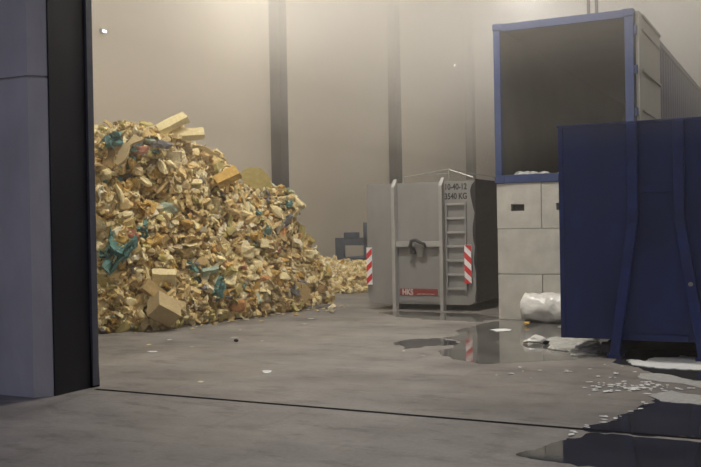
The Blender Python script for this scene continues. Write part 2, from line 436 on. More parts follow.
# ------------------------------------------------------------------ navy roll-off container at right
nx0, nx1, ny, nz0, nz1, NL = -2.88, -.48, 11.76, .22, 2.92, 3.75
root = empty('rolloff_container', ((nx0+nx1)/2, ny, 0), 'dark navy roll-off container end with bent lifting beams at the right', 'container')
nb = MB()
nb.box(nx0, ny, nz0, nx1, ny+.05, nz1, .008)
nb.box(nx0, ny+.05, nz0, nx0+.05, ny+NL, nz1); nb.box(nx1-.05, ny+.05, nz0, nx1, ny+NL, nz1)
nb.box(nx0+.05, ny+NL-.05, nz0, nx1-.05, ny+NL, nz1); nb.box(nx0+.05, ny+.05, nz0, nx1-.05, ny+NL-.05, nz0+.05)
nb.build('body', MT['navy'], root)
rim = MB(); e = .05
rim.box(nx0-.015, ny-.02, nz1-.015, nx1+.015, ny+e, nz1+.015, .006); rim.box(nx0-.015, ny+e, nz1-.015, nx0+e, ny+NL, nz1+.015)
rim.box(nx1-e, ny+e, nz1-.015, nx1+.015, ny+NL, nz1+.015)
rim.build('top_rim', MT['navy'], root)
cxm = (nx0+nx1)/2
for s_ in (-1, 1):
    b = MB()
    pts = [(cxm+s_*.27, nz1-.02), (cxm+s_*.27, 1.72), (cxm+s_*.52, .04)]
    for (xa, za), (xb, zb) in zip(pts, pts[1:]):
        ext = .03
        b.bar((xa, ny-.055, za), (xb, ny-.055, zb-(ext if zb > 1 else 0)), .12, .10, up=Vector((0, 1, 0)), bev=.008)
    b.build('lifting_beam', MT['navyrib'], root)
    f = MB().box(cxm+s_*.52-.09, ny-.12, 0, cxm+s_*.52+.09, ny+.12, .05, .006); f.build('foot_plate', MT['navyrib'], root)
    MB().box(cxm+s_*.52-.05, ny+.05, .0, cxm+s_*.52+.05, ny+NL-.1, nz0+.01).build('skid', MT['navy'], root)
    MB().tube([(cxm+s_*.66-.05, ny+.14, .085), (cxm+s_*.66+.05, ny+.14, .085)], .085, 16).build('roller', MT['dgrey'], root)
    if s_ > 0: MB().tube([(cxm+.39, ny-.10, .93), (cxm+.39, ny-.125, .93)], .028, 10).build('bolt', MT['galv'], root)
MB().box(cxm-.2, ny-.035, 2.05, cxm+.2, ny, 2.13, .006).build('cross_brace', MT['navy'], root)
MB().box(cxm-.35, ny-.03, .22, cxm+.35, ny, .30, .006).build('lower_brace', MT['navy'], root)
MB().box(nx0, ny-.012, nz0, nx0+.06, ny, nz1, .004).build('edge_strip', MT['navyrib'], root)

# ------------------------------------------------------------------ foam waste
def proto_chunk(seed, ang=.3, flat=1.0, cuts=4, sub=2):
    bm = bmesh.new(); bmesh.ops.create_icosphere(bm, subdivisions=sub, radius=.5)
    rnd = random.Random(seed)
    off = Vector((rnd.uniform(0, 50), rnd.uniform(0, 50), rnd.uniform(0, 50)))
    for v in bm.verts:
        v.co *= 1+ang*2*noise.noise(v.co*2.6+off)+ang*noise.noise(v.co*6+off)
    for k in range(cuts):       # torn flat faces
        n = Vector((rnd.gauss(0, 1), rnd.gauss(0, 1), rnd.gauss(0, 1))).normalized(); d = rnd.uniform(.2, .34)
        for v in bm.verts:
            q = v.co.dot(n)
            if q > d: v.co -= n*(q-d)*.95
    for v in bm.verts: v.co = Vector((v.co.x*1.15, v.co.y*.9, v.co.z*flat))
    return bm
def proto_slab(seed, t=.2, l=1.0, w_=.6, rough=.03):
    bm = bmesh.new(); bmesh.ops.create_cube(bm, size=1)
    bmesh.ops.subdivide_edges(bm, edges=bm.edges[:], cuts=2, use_grid_fill=True)
    rnd = random.Random(seed); off = Vector((rnd.uniform(0, 50), 3, 7))
    for v in bm.verts:
        v.co = Vector((v.co.x*l, v.co.y*w_, v.co.z*t)); v.co += Vector((noise.noise(v.co*4+off), noise.noise(v.co*4-off), noise.noise(v.co*4+off*2)))*rough*2
    return bm
def proto_curl(seed, turns=.5, w_=.35, t=.05, L=1.0):
    bm = bmesh.new(); rnd = random.Random(seed); n = 8
    R = L/(turns*2*pi); rows = []
    o1 = rnd.uniform(0, 9)
    for i in range(n+1):
        a = turns*2*pi*i/n; ww = w_*(.6+.5*abs(noise.noise(Vector((i*.6, o1, 0)))+.3)); sh = .15*noise.noise(Vector((i*.5, o1, 4)))
        rad = R*(1+.25*noise.noise(Vector((i*.7, o1, 8))))
        c = []
        for (dy, dr) in ((-ww/2, 0), (ww/2, 0), (ww/2, t), (-ww/2, t)):
            c.append(bm.verts.new((cos(a)*(rad+dr), dy+sh, sin(a)*(rad+dr))))
        rows.append(c)
    for i in range(n):
        for k in range(4): bm.faces.new((rows[i][k], rows[i][(k+1) % 4], rows[i+1][(k+1) % 4], rows[i+1][k]))
    bm.faces.new(rows[0][::-1]); bm.faces.new(rows[-1])
    c = sum((v.co for v in bm.verts), Vector())/len(bm.verts)
    for v in bm.verts: v.co -= c
    return bm
PROTO = []
for s_ in range(5): PROTO.append(('chunk', proto_chunk(s_, .35, .75)))
for s_ in range(3): PROTO.append(('chunk', proto_chunk(20+s_, .25, .45, 5)))
for s_ in range(3): PROTO.append(('slab', proto_slab(40+s_, .22+.08*s_, 1, .5+.1*s_, .04)))
for s_ in range(5): PROTO.append(('curl', proto_curl(60+s_, .25+.12*s_, .4, .07)))
def proto_crumple(seed, n=7):
    bm = bmesh.new(); bmesh.ops.create_grid(bm, x_segments=n, y_segments=n, size=.5)
    o1 = Vector((seed*3.7, seed*1.3, 0))
    for v in bm.verts:
        p = v.co.copy(); q = noise.noise_vector(p*2.6+o1); q2 = noise.noise_vector(p*5+o1)
        v.co = Vector((p.x*.85, p.y*.75, 0))+Vector((q.x*.45, q.y*.45, q.z*.75))+q2*.16
    ex = bmesh.ops.extrude_face_region(bm, geom=bm.faces[:])
    for g in ex['geom']:
        if isinstance(g, bmesh.types.BMVert): g.co += Vector((.02, .02, .10))
    return bm
for s_ in range(5): PROTO.append(('crumple', proto_crumple(s_)))
PV = []
for kname, bm in PROTO:
    bmesh.ops.recalc_face_normals(bm, faces=bm.faces[:]); bmesh.ops.triangulate(bm, faces=bm.faces[:]); bm.verts.index_update()
    PV.append((kname, np.array([v.co[:] for v in bm.verts]), np.array([[v.index for v in f.verts] for f in bm.faces])))
    bm.free()
_cache = {}
def piece_mesh(pi_, key):
    if (pi_, key) not in _cache:
        me = bpy.data.meshes.new('foam_piece'); me.from_pydata(PV[pi_][1].tolist(), [], PV[pi_][2].tolist()); me.update()
        me.materials.append(FOAM[key]); _cache[(pi_, key)] = me
    return _cache[(pi_, key)]
def rot_rand(n_=None, tilt=.6):
    """random rotation whose local Z leans toward the surface normal"""
    q = Vector((rng.normal(), rng.normal(), rng.normal())).normalized()
    z = q if n_ is None else (Vector(n_)+q*tilt).normalized()
    a = Vector((rng.normal(), rng.normal(), rng.normal())); x = (a-z*a.dot(z)).normalized(); y = z.cross(x)
    return Matrix((x, y, z)).transposed()

def mass(name, body_v, body_f, pieces, org, body_key='brown'):
    """one mesh: inner body + many fragments; pieces = (proto, colour, loc, rot3x3, scale3)"""
    V = [np.array(body_v)]; Fc = []; mi = []; base = len(body_v)
    for f in body_f: Fc.append(f); mi.append(FK.index(body_key))
    for (pi_, key, loc, rot, sc) in pieces:
        v = PV[pi_][1]*np.array(sc); v = v@np.array(rot).T+np.array(loc); V.append(v)
        k = FK.index(key)
        for f in (PV[pi_][2]+base).tolist(): Fc.append(f); mi.append(k)
        base += len(v)
    V = np.concatenate(V)-np.array(org)
    me = bpy.data.meshes.new(name); me.from_pydata(V.tolist(), [], Fc); me.update()
    for k in FK: me.materials.append(FOAM[k])
    me.polygons.foreach_set('material_index', np.array(mi, dtype=np.int32))
    o = link(name, me); o.location = org
    return o

def loft_heap(base, Hf, wallx, lean=.55, ds=.16, bulge=.12, nprof=12, back=5):
    """base: front outline (x,y) from wall round to wall; returns verts, quads, front sampler grid"""
    pts = []
    for (a, b) in zip(base, base[1:]):
        a = Vector(a); b = Vector(b); n = max(1, int((b-a).length/ds))
        for k in range(n): pts.append(a+(b-a)*k/n)
    pts.append(Vector(base[-1]))
    for _ in range(3): pts = [pts[0]]+[(pts[i-1]+pts[i]*2+pts[i+1])/4 for i in range(1, len(pts)-1)]+[pts[-1]]
    rows = []
    for i, p in enumerate(pts):
        t = (pts[min(i+1, len(pts)-1)]-pts[max(0, i-1)]).normalized(); nin = Vector((-t.y, t.x)) # inward (left of travel +Y is -X)
        H = Hf(p.y, p.x); row = []
        for j in range(nprof+1):
            v = j/nprof; q = p+nin*(lean*v**1.4)
            nn = noise.noise(Vector((p.y*1.1, p.x*1.1, v*H*1.1)))*bulge*3.4+noise.noise(Vector((p.y*3.1, p.x*3, v*H*3)))*bulge*1.6
            q = q-nin*nn
            z = v*H+(.12*noise.noise(Vector((p.y*2, 3, 1))) if j == nprof else 0)
            row.append((max(q.x, wallx), q.y, max(z, 0)))
        top = Vector(row[-1])
        for j in range(1, back+1):
            u = j/back; x = top.x+(wallx-top.x)*u
            row.append((x, top.y, top.z+.15*sin(u*2.2)*min(1, top.z)+.1*noise.noise(Vector((x*1.5, top.y*1.5, 5)))))
        row.append((wallx, top.y, 0)); rows.append(row)
    m = len(rows[0]); V = [v for r in rows for v in r]; Q = []
    for i in range(len(rows)-1):
        for j in range(m-1): Q.append([i*m+j, (i+1)*m+j, (i+1)*m+j+1, i*m+j+1])
    return V, Q, m, len(rows), nprof, back

def interp(tab):
    xs = [a for a, _ in tab]; ys = [b for _, b in tab]
    return lambda y, x=0: float(np.interp(y, xs, ys))
Hmain = interp([(9, 3.0), (11.5, 3.2), (12.5, 3.3), (13.5, 3.38), (14.0, 3.25), (14.55, 3.0), (14.85, 2.8), (15.0, 2.36), (15.7, 2.32), (16.6, 2.36), (17.0, 2.3), (17.4, 1.95), (17.8, 1.45), (18.3, 1.1), (19, .8)])
base = [(-12.5, 8.8), (-11.9, 9.3), (-10.62, 11.74), (-9.98, 12.6), (-9.55, 14.6), (-9.40, 16.3), (-9.40, 17.2), (-9.85, 18.1), (-11, 18.9), (-12.5, 19.2)]
V, Q, m_, nr, npf, bk = loft_heap(base, Hmain, -12.5)
Vn = np.array(V)
def tri_samples(V, Q, n, sel=None, r=rng):
    q = np.array([f for f in Q if sel is None or sel(f)]); P = np.array(V)
    a, b, c, d = (P[q[:, k]] for k in range(4))
    nn = np.cross(c-a, d-b); ar = np.linalg.norm(nn, axis=1)/2; nrm = nn/np.maximum(1e-9, np.linalg.norm(nn, axis=1))[:, None]
    idx = r.choice(len(q), n, p=ar/ar.sum()); u = r.random((n, 1)); v = r.random((n, 1))
    loc = (a[idx]*(1-u)+b[idx]*u)*(1-v)+(d[idx]*(1-u)+c[idx]*u)*v
    return loc, nrm[idx]
cen = Vector((-11.5, 14, 1.2))
def colour(p, rnd):
    a = noise.noise(Vector(p)*.9+Vector((4, 1, 9))); b = noise.noise(Vector(p)*1.7+Vector((14, 7, 2)))
    low = max(0, 1-p[2]/1.3)
    wts = dict(cream=5, beige=4.2, ochre=1.2+2.5*max(0, b), offwhite=1.3+3*max(0, a), orange=.12+1.0*low*max(0, b+.2)*2, brown=.45+1.2*max(0, -a),
               olive=.9+2.4*max(0, -b), tan=1.5, sand=1.5, grey=.2+.5*max(0, -b), teal=.03+(.8 if b < -.3 else 0), paleblue=.05+(.6 if b < -.3 else 0), pink=.06)
    ks = list(wts); w_ = np.array([wts[k] for k in ks]); return ks[rnd.choice(len(ks), p=w_/w_.sum())]
def outward(n, p):
    n = Vector(n)
    if n.dot(Vector(p)-Vector((-12.0, p[1]-.3, max(0, p[2]-.8)))) < 0: n = -n
    return n
def make_pieces(V, Q, n, smin, smax, sel, out=(.0, .08), zc=None):
    L, N = tri_samples(V, Q, n, sel); res = []
    for p, nn in zip(L, N):
        nn = outward(nn, p)
        if p[2] < .03: p[2] = .03
        if p[0] < -12.35: continue
        s_ = smin+(smax-smin)*rng.random()**2.2
        k = int(rng.integers(len(PV)))
        sc = s_*np.array([rng.uniform(.8, 1.3), rng.uniform(.7, 1.1), rng.uniform(.6, 1.1)])
        q = p+np.array(nn)*rng.uniform(*out)
        q[2] = max(q[2], s_*.35)
        res.append((k, colour(p, rng), q, rot_rand(nn if rng.random() < .4 else None), sc))
    return res
MW = m_
front = lambda f: (f[0] % MW) < npf and V[f[0]][1] > 10.2
toprim = lambda f: npf-1 <= (f[0] % MW) < npf+3 and V[f[0]][1] > 10.2
hidden = lambda f: (f[0] % MW) < npf and V[f[0]][1] <= 10.6
P = make_pieces(V, Q, 5600, .105, .28, front, (-.04, .11)) + make_pieces(V, Q, 1500, .1, .26, toprim, (0, .16)) + make_pieces(V, Q, 500, .12, .3, hidden)
heap = mass('foam_waste_heap', V, Q, P, (-11, 14, 0))
tag(heap, 'great heap of shredded yellow insulation foam piled against the left wall', 'waste heap', kind='stuff')

# the larger fragments, each its own object
names = {'cream': 'cream', 'beige': 'beige', 'ochre': 'ochre yellow', 'offwhite': 'off-white', 'orange': 'orange', 'brown': 'brown', 'olive': 'olive', 'tan': 'tan', 'sand': 'sand coloured',
         'grey': 'grey', 'teal': 'teal', 'paleblue': 'pale blue', 'pink': 'pink'}
shp = {'crumple': 'crumpled foam sheet', 'chunk': 'torn foam lump', 'slab': 'broken foam slab', 'curl': 'curled foam strip'}
big = make_pieces(V, Q, 215, .22, .38, front, (.05, .16)) + make_pieces(V, Q, 42, .20, .36, toprim, (.04, .16))
for (k, key, loc, rot, sc) in big:
    proto = piece_mesh(k, key)
    o = link({'crumple': 'foam_sheet', 'chunk': 'foam_lump', 'slab': 'foam_slab', 'curl': 'foam_strip'}[PV[k][0]], proto)
    o.matrix_world = Matrix.Translation(loc) @ rot.to_4x4() @ Matrix.Diagonal((*sc, 1))
    lbl = '%s %s lodged in the big foam heap' % (names[key], shp[PV[k][0]])
    tag(o, lbl, 'foam piece', '%s %ss in the big heap' % (names[key], shp[PV[k][0]].split(' ', 1)[1]))

bvh = BVHTree.FromPolygons([Vector(v) for v in V], Q)
def face_hit(x, y, pull=.1):
    d = ray(x, y).normalized(); h = bvh.ray_cast(CAM, d)
    if h[0] is None: return None
    return h[0]-d*pull
def special(name, mb_or_bm, key, x, y, rot, scale, label, cat='foam piece', pull=.1, loc=None):
    bm = mb_or_bm; me = bpy.data.meshes.new(name); bm.to_mesh(me); bm.free(); me.materials.append(FOAM[key])
    o = link(name, me); p = Vector(loc) if loc is not None else face_hit(x, y, pull)
    # rot = columns given in camera-facing building axes
    o.matrix_world = Matrix.Translation(p) @ rot.to_4x4() @ Matrix.Diagonal((*scale, 1))
    return tag(o, label, cat)
def eul(a, b, c): return Matrix.Rotation(radians(c), 3, 'Z') @ Matrix.Rotation(radians(b), 3, 'Y') @ Matrix.Rotation(radians(a), 3, 'X')
def frame(roll, yaw=0, pitch=0):
    """basis: local X along image right turned by roll deg, local Z facing the viewer, then yaw/pitch"""
    B = Matrix((RV, UV, -DV)).transposed()
    return B @ Matrix.Rotation(radians(roll), 3, 'Z') @ Matrix.Rotation(radians(yaw), 3, 'Y') @ Matrix.Rotation(radians(pitch), 3, 'X')
def disc(seed, n=22, t=.12, rough=.06, a0=0, a1=360):
    bm = bmesh.new(); rnd = random.Random(seed); T = []; B_ = []
    for k in range(n):
        a = radians(a0+(a1-a0)*k/(n-1 if a1-a0 < 360 else n)); r = .5*(1+rnd.uniform(-rough, rough))
        T.append(bm.verts.new((cos(a)*r, sin(a)*r, t/2))); B_.append(bm.verts.new((cos(a)*r, sin(a)*r, -t/2)))
    bm.faces.new(T); bm.faces.new(B_[::-1])
    for k in range(n): bm.faces.new((T[k], B_[k], B_[(k+1) % n], T[(k+1) % n]))
    bmesh.ops.recalc_face_normals(bm, faces=bm.faces[:]); return bm
def bent(seed, n=12, w_=.16, t=.08, amp=.12):
    bm = bmesh.new(); rows = []
    for i in range(n+1):
        u = i/n; x = u-.5; z = amp*sin(u*5+seed); ww = w_*(.8+.3*sin(u*9+seed)); dy = .05*sin(u*7+seed*2)
        rows.append([bm.verts.new((x, dy+s1*ww/2, z+s2*t/2)) for s1, s2 in ((-1, -1), (1, -1), (1, 1), (-1, 1))])
    for i in range(n):
        for k in range(4): bm.faces.new((rows[i][k], rows[i][(k+1) % 4], rows[i+1][(k+1) % 4], rows[i+1][k]))
    bm.faces.new(rows[0][::-1]); bm.faces.new(rows[-1]); bmesh.ops.recalc_face_normals(bm, faces=bm.faces[:]); return bm
top = lambda x, y, X: at(x, y, 0, X+.3)
special('foam_slab', proto_slab(101, .3, 1, .34, .03), 'cream', 0, 0, frame(32, 25, -35), (.60, .55, .5), 'pale foam slab jutting up at a slant from the heap top', loc=top(172, 124, -10.5))
special('foam_slab', proto_slab(102, .4, 1, .4, .03), 'cream', 0, 0, frame(4, 10, -25), (.62, .42, .4), 'rounded cream foam block lying on the heap top right of the slanting slab', loc=top(187, 134, -10.4))
special('foam_slab', proto_slab(103, .3, 1, .55, .02), 'ochre', 0, 0, frame(28, 15, -45), (.46, .5, .45), 'orange-yellow foam block perched where the heap steps down', loc=top(227, 177, -10.0))
special('foam_slab', disc(104, 26, .1, .05, -20, 200), 'olive', 0, 0, frame(-38, 10, 0), (.72, .62, .6), 'olive rounded foam sheet standing upright behind the step of the heap', loc=top(255, 183, -10.5))
special('foam_strip', bent(5, 10, .35, .12, .05), 'sand', 0, 0, frame(55, 20, -20), (.62, .5, .5), 'pale brown foam wedge leaning at the upper left of the heap', loc=top(127, 150, -10.6))
special('foam_sheet', bent(2, 12, .5, .05, .08), 'brown', 0, 0, frame(70, 10, 0), (.6, .42, .5), 'dark brown folded sheet at the upper left edge of the heap', loc=top(113, 150, -10.75))
special('foam_block', proto_slab(106, .8, 1, .8, .015), 'sand', 164, 309, frame(-35, 35, 25), (.46, .40, .42), 'large square-cut sand coloured foam block at the foot of the heap', pull=.22)
special('foam_block', proto_slab(107, .5, 1, .6, .02), 'tan', 153, 291, frame(-42, 20, -30), (.40, .34, .36), 'tan foam block resting on the large square-cut block', pull=.16)
special('foam_block', proto_slab(108, .45, 1, .45, .03), 'cream', 164, 277, frame(-3, 15, 30), (.40, .5, .4), 'cream foam block above the large square-cut block', pull=.14)
special('foam_block', proto_slab(109, .5, 1, .5, .02), 'beige', 180, 290, frame(-12, -20, 35), (.30, .36, .36), 'beige foam block lying right of the large square-cut block', pull=.14)
special('foam_block', proto_slab(110, .35, .7, .9, .02), 'beige', 193, 295, frame(-25, 20, 20), (.28, .26, .36), 'small upright beige foam block at the right of the block cluster', pull=.15)
special('foam_disc', disc(111, 9, .2, .05), 'tan', 297, 294, frame(20, 20, 12), (.56, .50, .5), 'smooth brown many-sided foam disc at the heap foot near its far end', pull=.2)
special('foam_strip', bent(1, 14, .22, .1, .05), 'ochre', 256, 300, frame(80, 0, 0), (.72, .5, .5), 'long ochre foam strip hanging to the floor from the low heap', pull=.16)
special('foam_strip', bent(3, 14, .14, .08, .06), 'cream', 247, 215, frame(-75, 0, 0), (.95, .5, .5), 'long thin cream strip hanging down the heap below the step', pull=.12)
special('foam_strip', bent(4, 14, .16, .09, .04), 'cream', 270, 288, frame(-60, 0, 0), (.5, .5, .5), 'short cream foam strip slanting beside the long ochre strip', pull=.16)
special('plastic_sheet', proto_crumple(35, 9), 'teal', 117, 250, frame(65, 20, 0), (.66, .50, .5), 'large teal plastic sheet crumpled in the left part of the heap', 'plastic waste', pull=.14)
special('plastic_sheet', proto_crumple(33), 'teal', 104, 143, frame(30), (.30, .28, .3), 'teal rag at the top left edge of the heap', 'plastic waste', loc=top(111, 141, -10.75))
special('plastic_sheet', proto_crumple(34), 'teal', 143, 233, frame(60), (.26, .2, .2), 'small teal scrap right of the large teal sheet', 'plastic waste', pull=.12)
special('plastic_sheet', bent(8, 12, .3, .06, .15), 'teal', 0, 0, frame(80, 20, 0), (.3, .4, .5), 'blue-green strip upright at the heap top left', 'plastic waste', loc=top(136, 145, -10.6))
special('foam_lump', proto_chunk(35, .12, .9, 1, 3), 'paleblue', 166, 209, frame(0), (.30, .28, .3), 'smooth pale blue-green lump in the middle of the tall heap', pull=.12)
special('foam_lump', proto_chunk(36, .3, .8), 'pink', 141, 150, frame(0), (.24, .2, .22), 'pinkish foam lump near the top left of the heap', loc=top(142, 150, -10.5))
special('foam_lump', proto_chunk(37, .3, .8), 'grey', 163, 147, frame(0), (.34, .2, .22), 'dark grey lump near the top of the heap', loc=top(163, 145, -10.3))
special('foam_slab', proto_slab(112, .12, 1, .4, .02), 'offwhite', 172, 155, frame(3, 0, 30), (.36, .34, .34), 'off-white flat foam slab just below the heap top', pull=.12)
special('foam_strip', bent(9, 12, .2, .1, .03), 'tan', 0, 0, frame(-18, 0, 10), (.5, .4, .5), 'narrow tan foam strip sloping down at the heap top right', loc=top(206, 150, -10.15))
special('foam_lump', proto_chunk(38, .3, .8), 'pink', 244, 268, frame(0), (.22, .16, .2), 'pink foam lump in the face of the low heap', pull=.12)
special('foam_lump', proto_chunk(39, .2, .9), 'orange', 237, 306, frame(0), (.32, .28, .28), 'rust orange round lump at the foot of the low heap', pull=.15)

# ------------------------------------------------------------------ far low heap, blue machine
Hf = interp([(19.2, .2), (20, .4), (21, .6), (22.5, .62), (23.2, .4), (23.5, .2)])
b2 = [(-12.5, 19.5), (-11.2, 19.9), (-10.45, 20.9), (-9.7, 21.8), (-9.6, 22.6), (-10.3, 23.2), (-12.5, 23.5)]
V2, Q2, m2, _, _, _ = loft_heap(b2, Hf, -12.5, lean=.7, bulge=.08, nprof=6)
P2 = make_pieces(V2, Q2, 2600, .09, .24, lambda f: (f[0] % m2) < 10, (0, .05))
P2 = [(k, random.choice(['cream', 'cream', 'offwhite', 'beige', 'sand', c]), l_, r_, s_) for (k, c, l_, r_, s_) in P2]
tag(mass('distant_foam_heap', V2, Q2, P2, (-11, 23, 0), 'beige'), 'low pale foam heap on the floor between the big heap and grey container', 'waste heap', kind='stuff')
yb = 24.0
def bp(x, y): return at(x, y, 1, yb)
l_, r_ = bp(335, 240), bp(367, 236); zt = l_.z
root = empty('steel_trailer', ((l_.x+r_.x)/2, yb, 0), 'blue-grey steel trailer frame in the mist beyond the low pale heap', 'trailer')
MB().box(l_.x, yb, zt-.16, r_.x, yb+.12, zt+.06, .01).build('top_rail', MT['steelblue'], root)
MB().box(l_.x, yb, zt-.9, l_.x+.28, yb+.12, zt-.1, .01).build('post', MT['steelblue'], root)
MB().box(r_.x-.12, yb, zt-.9, r_.x, yb+.12, zt+.5, .01).build('post', MT['steelblue'], root)
MB().box(l_.x, yb, .35, r_.x+.4, yb+2.2, zt-.52, .02).build('chassis', MT['steelblue'], root)
MB().box(r_.x-.75, yb-.02, zt+.04, r_.x-.3, yb+.14, zt+.22, .02).build('bracket', MT['steelblue'], root)
for x in (l_.x+.25, r_.x+.1):
    MB().tube([(x, yb+.2, .38), (x, yb+.5, .38)], .38, 20).build('wheel', MT['rubber'], root)

# ------------------------------------------------------------------ water, foam scum, film and litter on the floor
def patch(name, poly, z, m, label, cat, t=.003, sub=3, jit=.05, group=None, seed=0, lump=0):
    pts = [at(x, y, 2, 0) for x, y in poly]
    for s_ in range(sub):
        q = []
        for i, p in enumerate(pts):
            n = pts[(i+1) % len(pts)]; mid = (p+n)/2; L = (n-p).length
            nn = Vector((n.y-p.y, p.x-n.x, 0)); k = noise.noise(mid*2.3+Vector((seed, s_*3, 0)))
            q += [p, mid+nn*.45*k]
        pts = q
    c = sum(pts, Vector())/len(pts)
    bm = bmesh.new(); vs = [bm.verts.new((p.x-c.x, p.y-c.y, t)) for p in pts]; f = bm.faces.new(vs)
    bmesh.ops.triangulate(bm, faces=[f])
    if lump:
        for _ in range(3): bmesh.ops.subdivide_edges(bm, edges=[e for e in bm.edges if e.calc_length() > .08], cuts=1); bmesh.ops.triangulate(bm, faces=bm.faces[:])
        bnd = {v for e in bm.edges if e.is_boundary for v in e.verts}
        for v in bm.verts:
            if v not in bnd: v.co.z += lump*abs(noise.noise(v.co*6)*1.6)+lump*.3
    ex = bmesh.ops.extrude_face_region(bm, geom=bm.faces[:])
    for v in ex['geom']:
        if isinstance(v, bmesh.types.BMVert): v.co.z = 0
    bmesh.ops.recalc_face_normals(bm, faces=bm.faces[:])
    me = bpy.data.meshes.new(name); bm.to_mesh(me); bm.free(); me.materials.append(m)
    o = link(name, me); o.location = (c.x, c.y, z)
    return tag(o, label, cat, group)
patch('puddle', [(440, 338), (455, 331), (476, 325), (500, 321), (560, 322), (612, 335), (613, 352), (590, 357), (545, 361), (480, 364), (452, 359), (440, 352), (455, 347), (462, 342)], 0, MT['water2'],
      'large shallow puddle before the concrete blocks, mirroring blocks and reflector', 'puddle', .002)
patch('puddle', [(393, 343), (414, 339), (438, 338), (460, 341), (452, 345), (425, 346), (405, 349)], 0, MT['water'],
      'narrow dark streak of water at the left end of the large puddle', 'puddle', .003, seed=4)
patch('puddle', [(378, 313), (400, 311), (440, 313), (478, 314), (496, 317), (480, 322), (440, 320), (410, 318)], 0, MT['water2'],
      'wet patch on the floor along the front of the grey container', 'puddle', .002, seed=5)
patch('puddle', [(585, 431), (612, 421), (634, 412), (655, 403), (648, 396), (668, 393), (720, 400), (725, 441), (640, 436)], 0, MT['water'],
      'dark wet patch inside the doorway at the right edge', 'puddle', .003, seed=8)
patch('puddle', [(516, 455), (535, 450), (560, 441), (590, 433), (650, 438), (725, 441), (725, 490), (640, 472), (560, 463)], 0, MT['water'],
      'wet patch outside the threshold at the bottom right', 'puddle', .003, seed=12)
patch('puddle', [(614, 352), (640, 350), (725, 352), (730, 382), (690, 381), (650, 372), (632, 366)], 0.0, MT['water'],
      'black puddle under the front edge of the navy container', 'puddle', .003, seed=16)
patch('foam_scum', [(640, 374), (662, 374), (690, 380), (720, 384), (722, 392), (690, 386), (655, 381)], .003, MT['scum'], 'grey-white foam scum drifting on the floor right of centre', 'foam scum', .003, seed=20)
patch('foam_scum', [(648, 396), (672, 391), (722, 398), (722, 407), (690, 404), (662, 402)], .004, MT['scum'], 'lower band of foam scum at the right edge of the dark wet patch', 'foam scum', .003, seed=23)
patch('white_sheet', [(630, 360), (645, 362), (655, 358), (680, 356), (722, 359), (722, 369), (690, 370), (660, 369), (645, 367)], .004, MT['whitesheet'], 'white sheet lying on the wet floor before the navy container', 'sheet', .006, seed=26, jit=.02)
patch('plastic_film', [(548, 340), (575, 336), (600, 339), (607, 347), (598, 356), (570, 356), (552, 350)], .004, MT['film'], 'crumpled clear plastic film lying in the puddle', 'plastic film', .01, seed=29, lump=.035)
def lump_thing(name, x, y, s, m, label, cat, flat=.5, seed=0, group=None, z=None):
    bm = proto_chunk(seed, .35, flat); zmin = min(v.co.z for v in bm.verts)
    for v in bm.verts: v.co = Vector((v.co.x, v.co.y, v.co.z-zmin))*s
    me = bpy.data.meshes.new(name); bm.to_mesh(me); bm.free(); me.materials.append(m)
    o = link(name, me); p = at(x, y, 2, 0); o.location = (p.x, p.y, .004 if z is None else z); o.rotation_euler.z = seed
    return tag(o, label, cat, group)
# plastic bundle against the blocks
n = 28; rows = 22; vs = []
xa, xb, yc, r0 = -4.43, -3.5, 15.44, .225
for j in range(rows+1):
    u = j/rows; x = xa+(xb-xa)*u
    for k in range(n):
        a = 2*pi*k/n; nv = noise.noise(Vector((x*4, cos(a)*1.5, sin(a)*1.5)))*.05+noise.noise(Vector((x*9+5, cos(a)*4, sin(a)*4)))*.03
        r = (r0+nv)*(1 if 0 < j < rows else .75)
        z = max(.002, .245+sin(a)*r*(1.08))
        vs.append((x+.03*noise.noise(Vector((a, u, 2))), yc+cos(a)*r*1.15, z))
fs = [(j*n+k, j*n+(k+1) % n, (j+1)*n+(k+1) % n, (j+1)*n+k) for j in range(rows) for k in range(n)]+[tuple(range(n))[::-1], tuple(rows*n+k for k in range(n))]
tag(MB().add(vs, fs).build('plastic_bundle', MT['plastic'], smooth=True, org=(-4.0, yc, 0)), 'rolled bundle of white plastic film against the bottom concrete blocks', 'plastic bundle')
lump_thing('plastic_scrap', 537, 344, .26, MT['plastic'], 'crumpled white plastic scrap in the puddle below the bundle', 'litter', .5, 51)
lump_thing('foam_scrap', 525, 344, .10, FOAM['offwhite'], 'small cream scrap left of the crumpled plastic scrap', 'litter', .6, 52)
lump_thing('bottle_scrap', 546, 345, .09, MT['rubber'], 'small black scrap right of the crumpled plastic scrap', 'litter', .6, 53)
lump_thing('foam_scrap', 527, 326, .11, FOAM['ochre'], 'orange-yellow scrap on the floor before the bottom left block', 'litter', .7, 54)
lump_thing('foam_scrap', 609, 353, .13, MT['plastic'], 'white scrap beside the left foot of the navy container', 'litter', .7, 55)
lump_thing('rubber_scrap', 610, 346, .13, MT['rubber'], 'black rubber scrap behind the white scrap at the navy container', 'litter', .7, 56)
lump_thing('foam_scrap', 332, 313, .20, FOAM['offwhite'], 'pale green-white foam scrap at the far end of the heap foot', 'litter', .9, 57)
special('foam_strip', bent(3, 10, .22, .12, .02), 'grey', 0, 0, eul(0, 0, 35), (.55, .5, .4), 'grey strip on the floor ending at the pale scrap', 'litter', loc=at(318, 306, 2, .05))
for i, (x, y, s_) in enumerate(((500, 330, .2), (486, 331, .12), (514, 329, .16))):
    pass
patch('white_sheet', [(490, 330), (505, 329), (510, 331), (496, 332)], .004, MT['whitesheet'], 'thin white strip floating in the puddle by the blocks', 'sheet', .004, seed=31, sub=1)
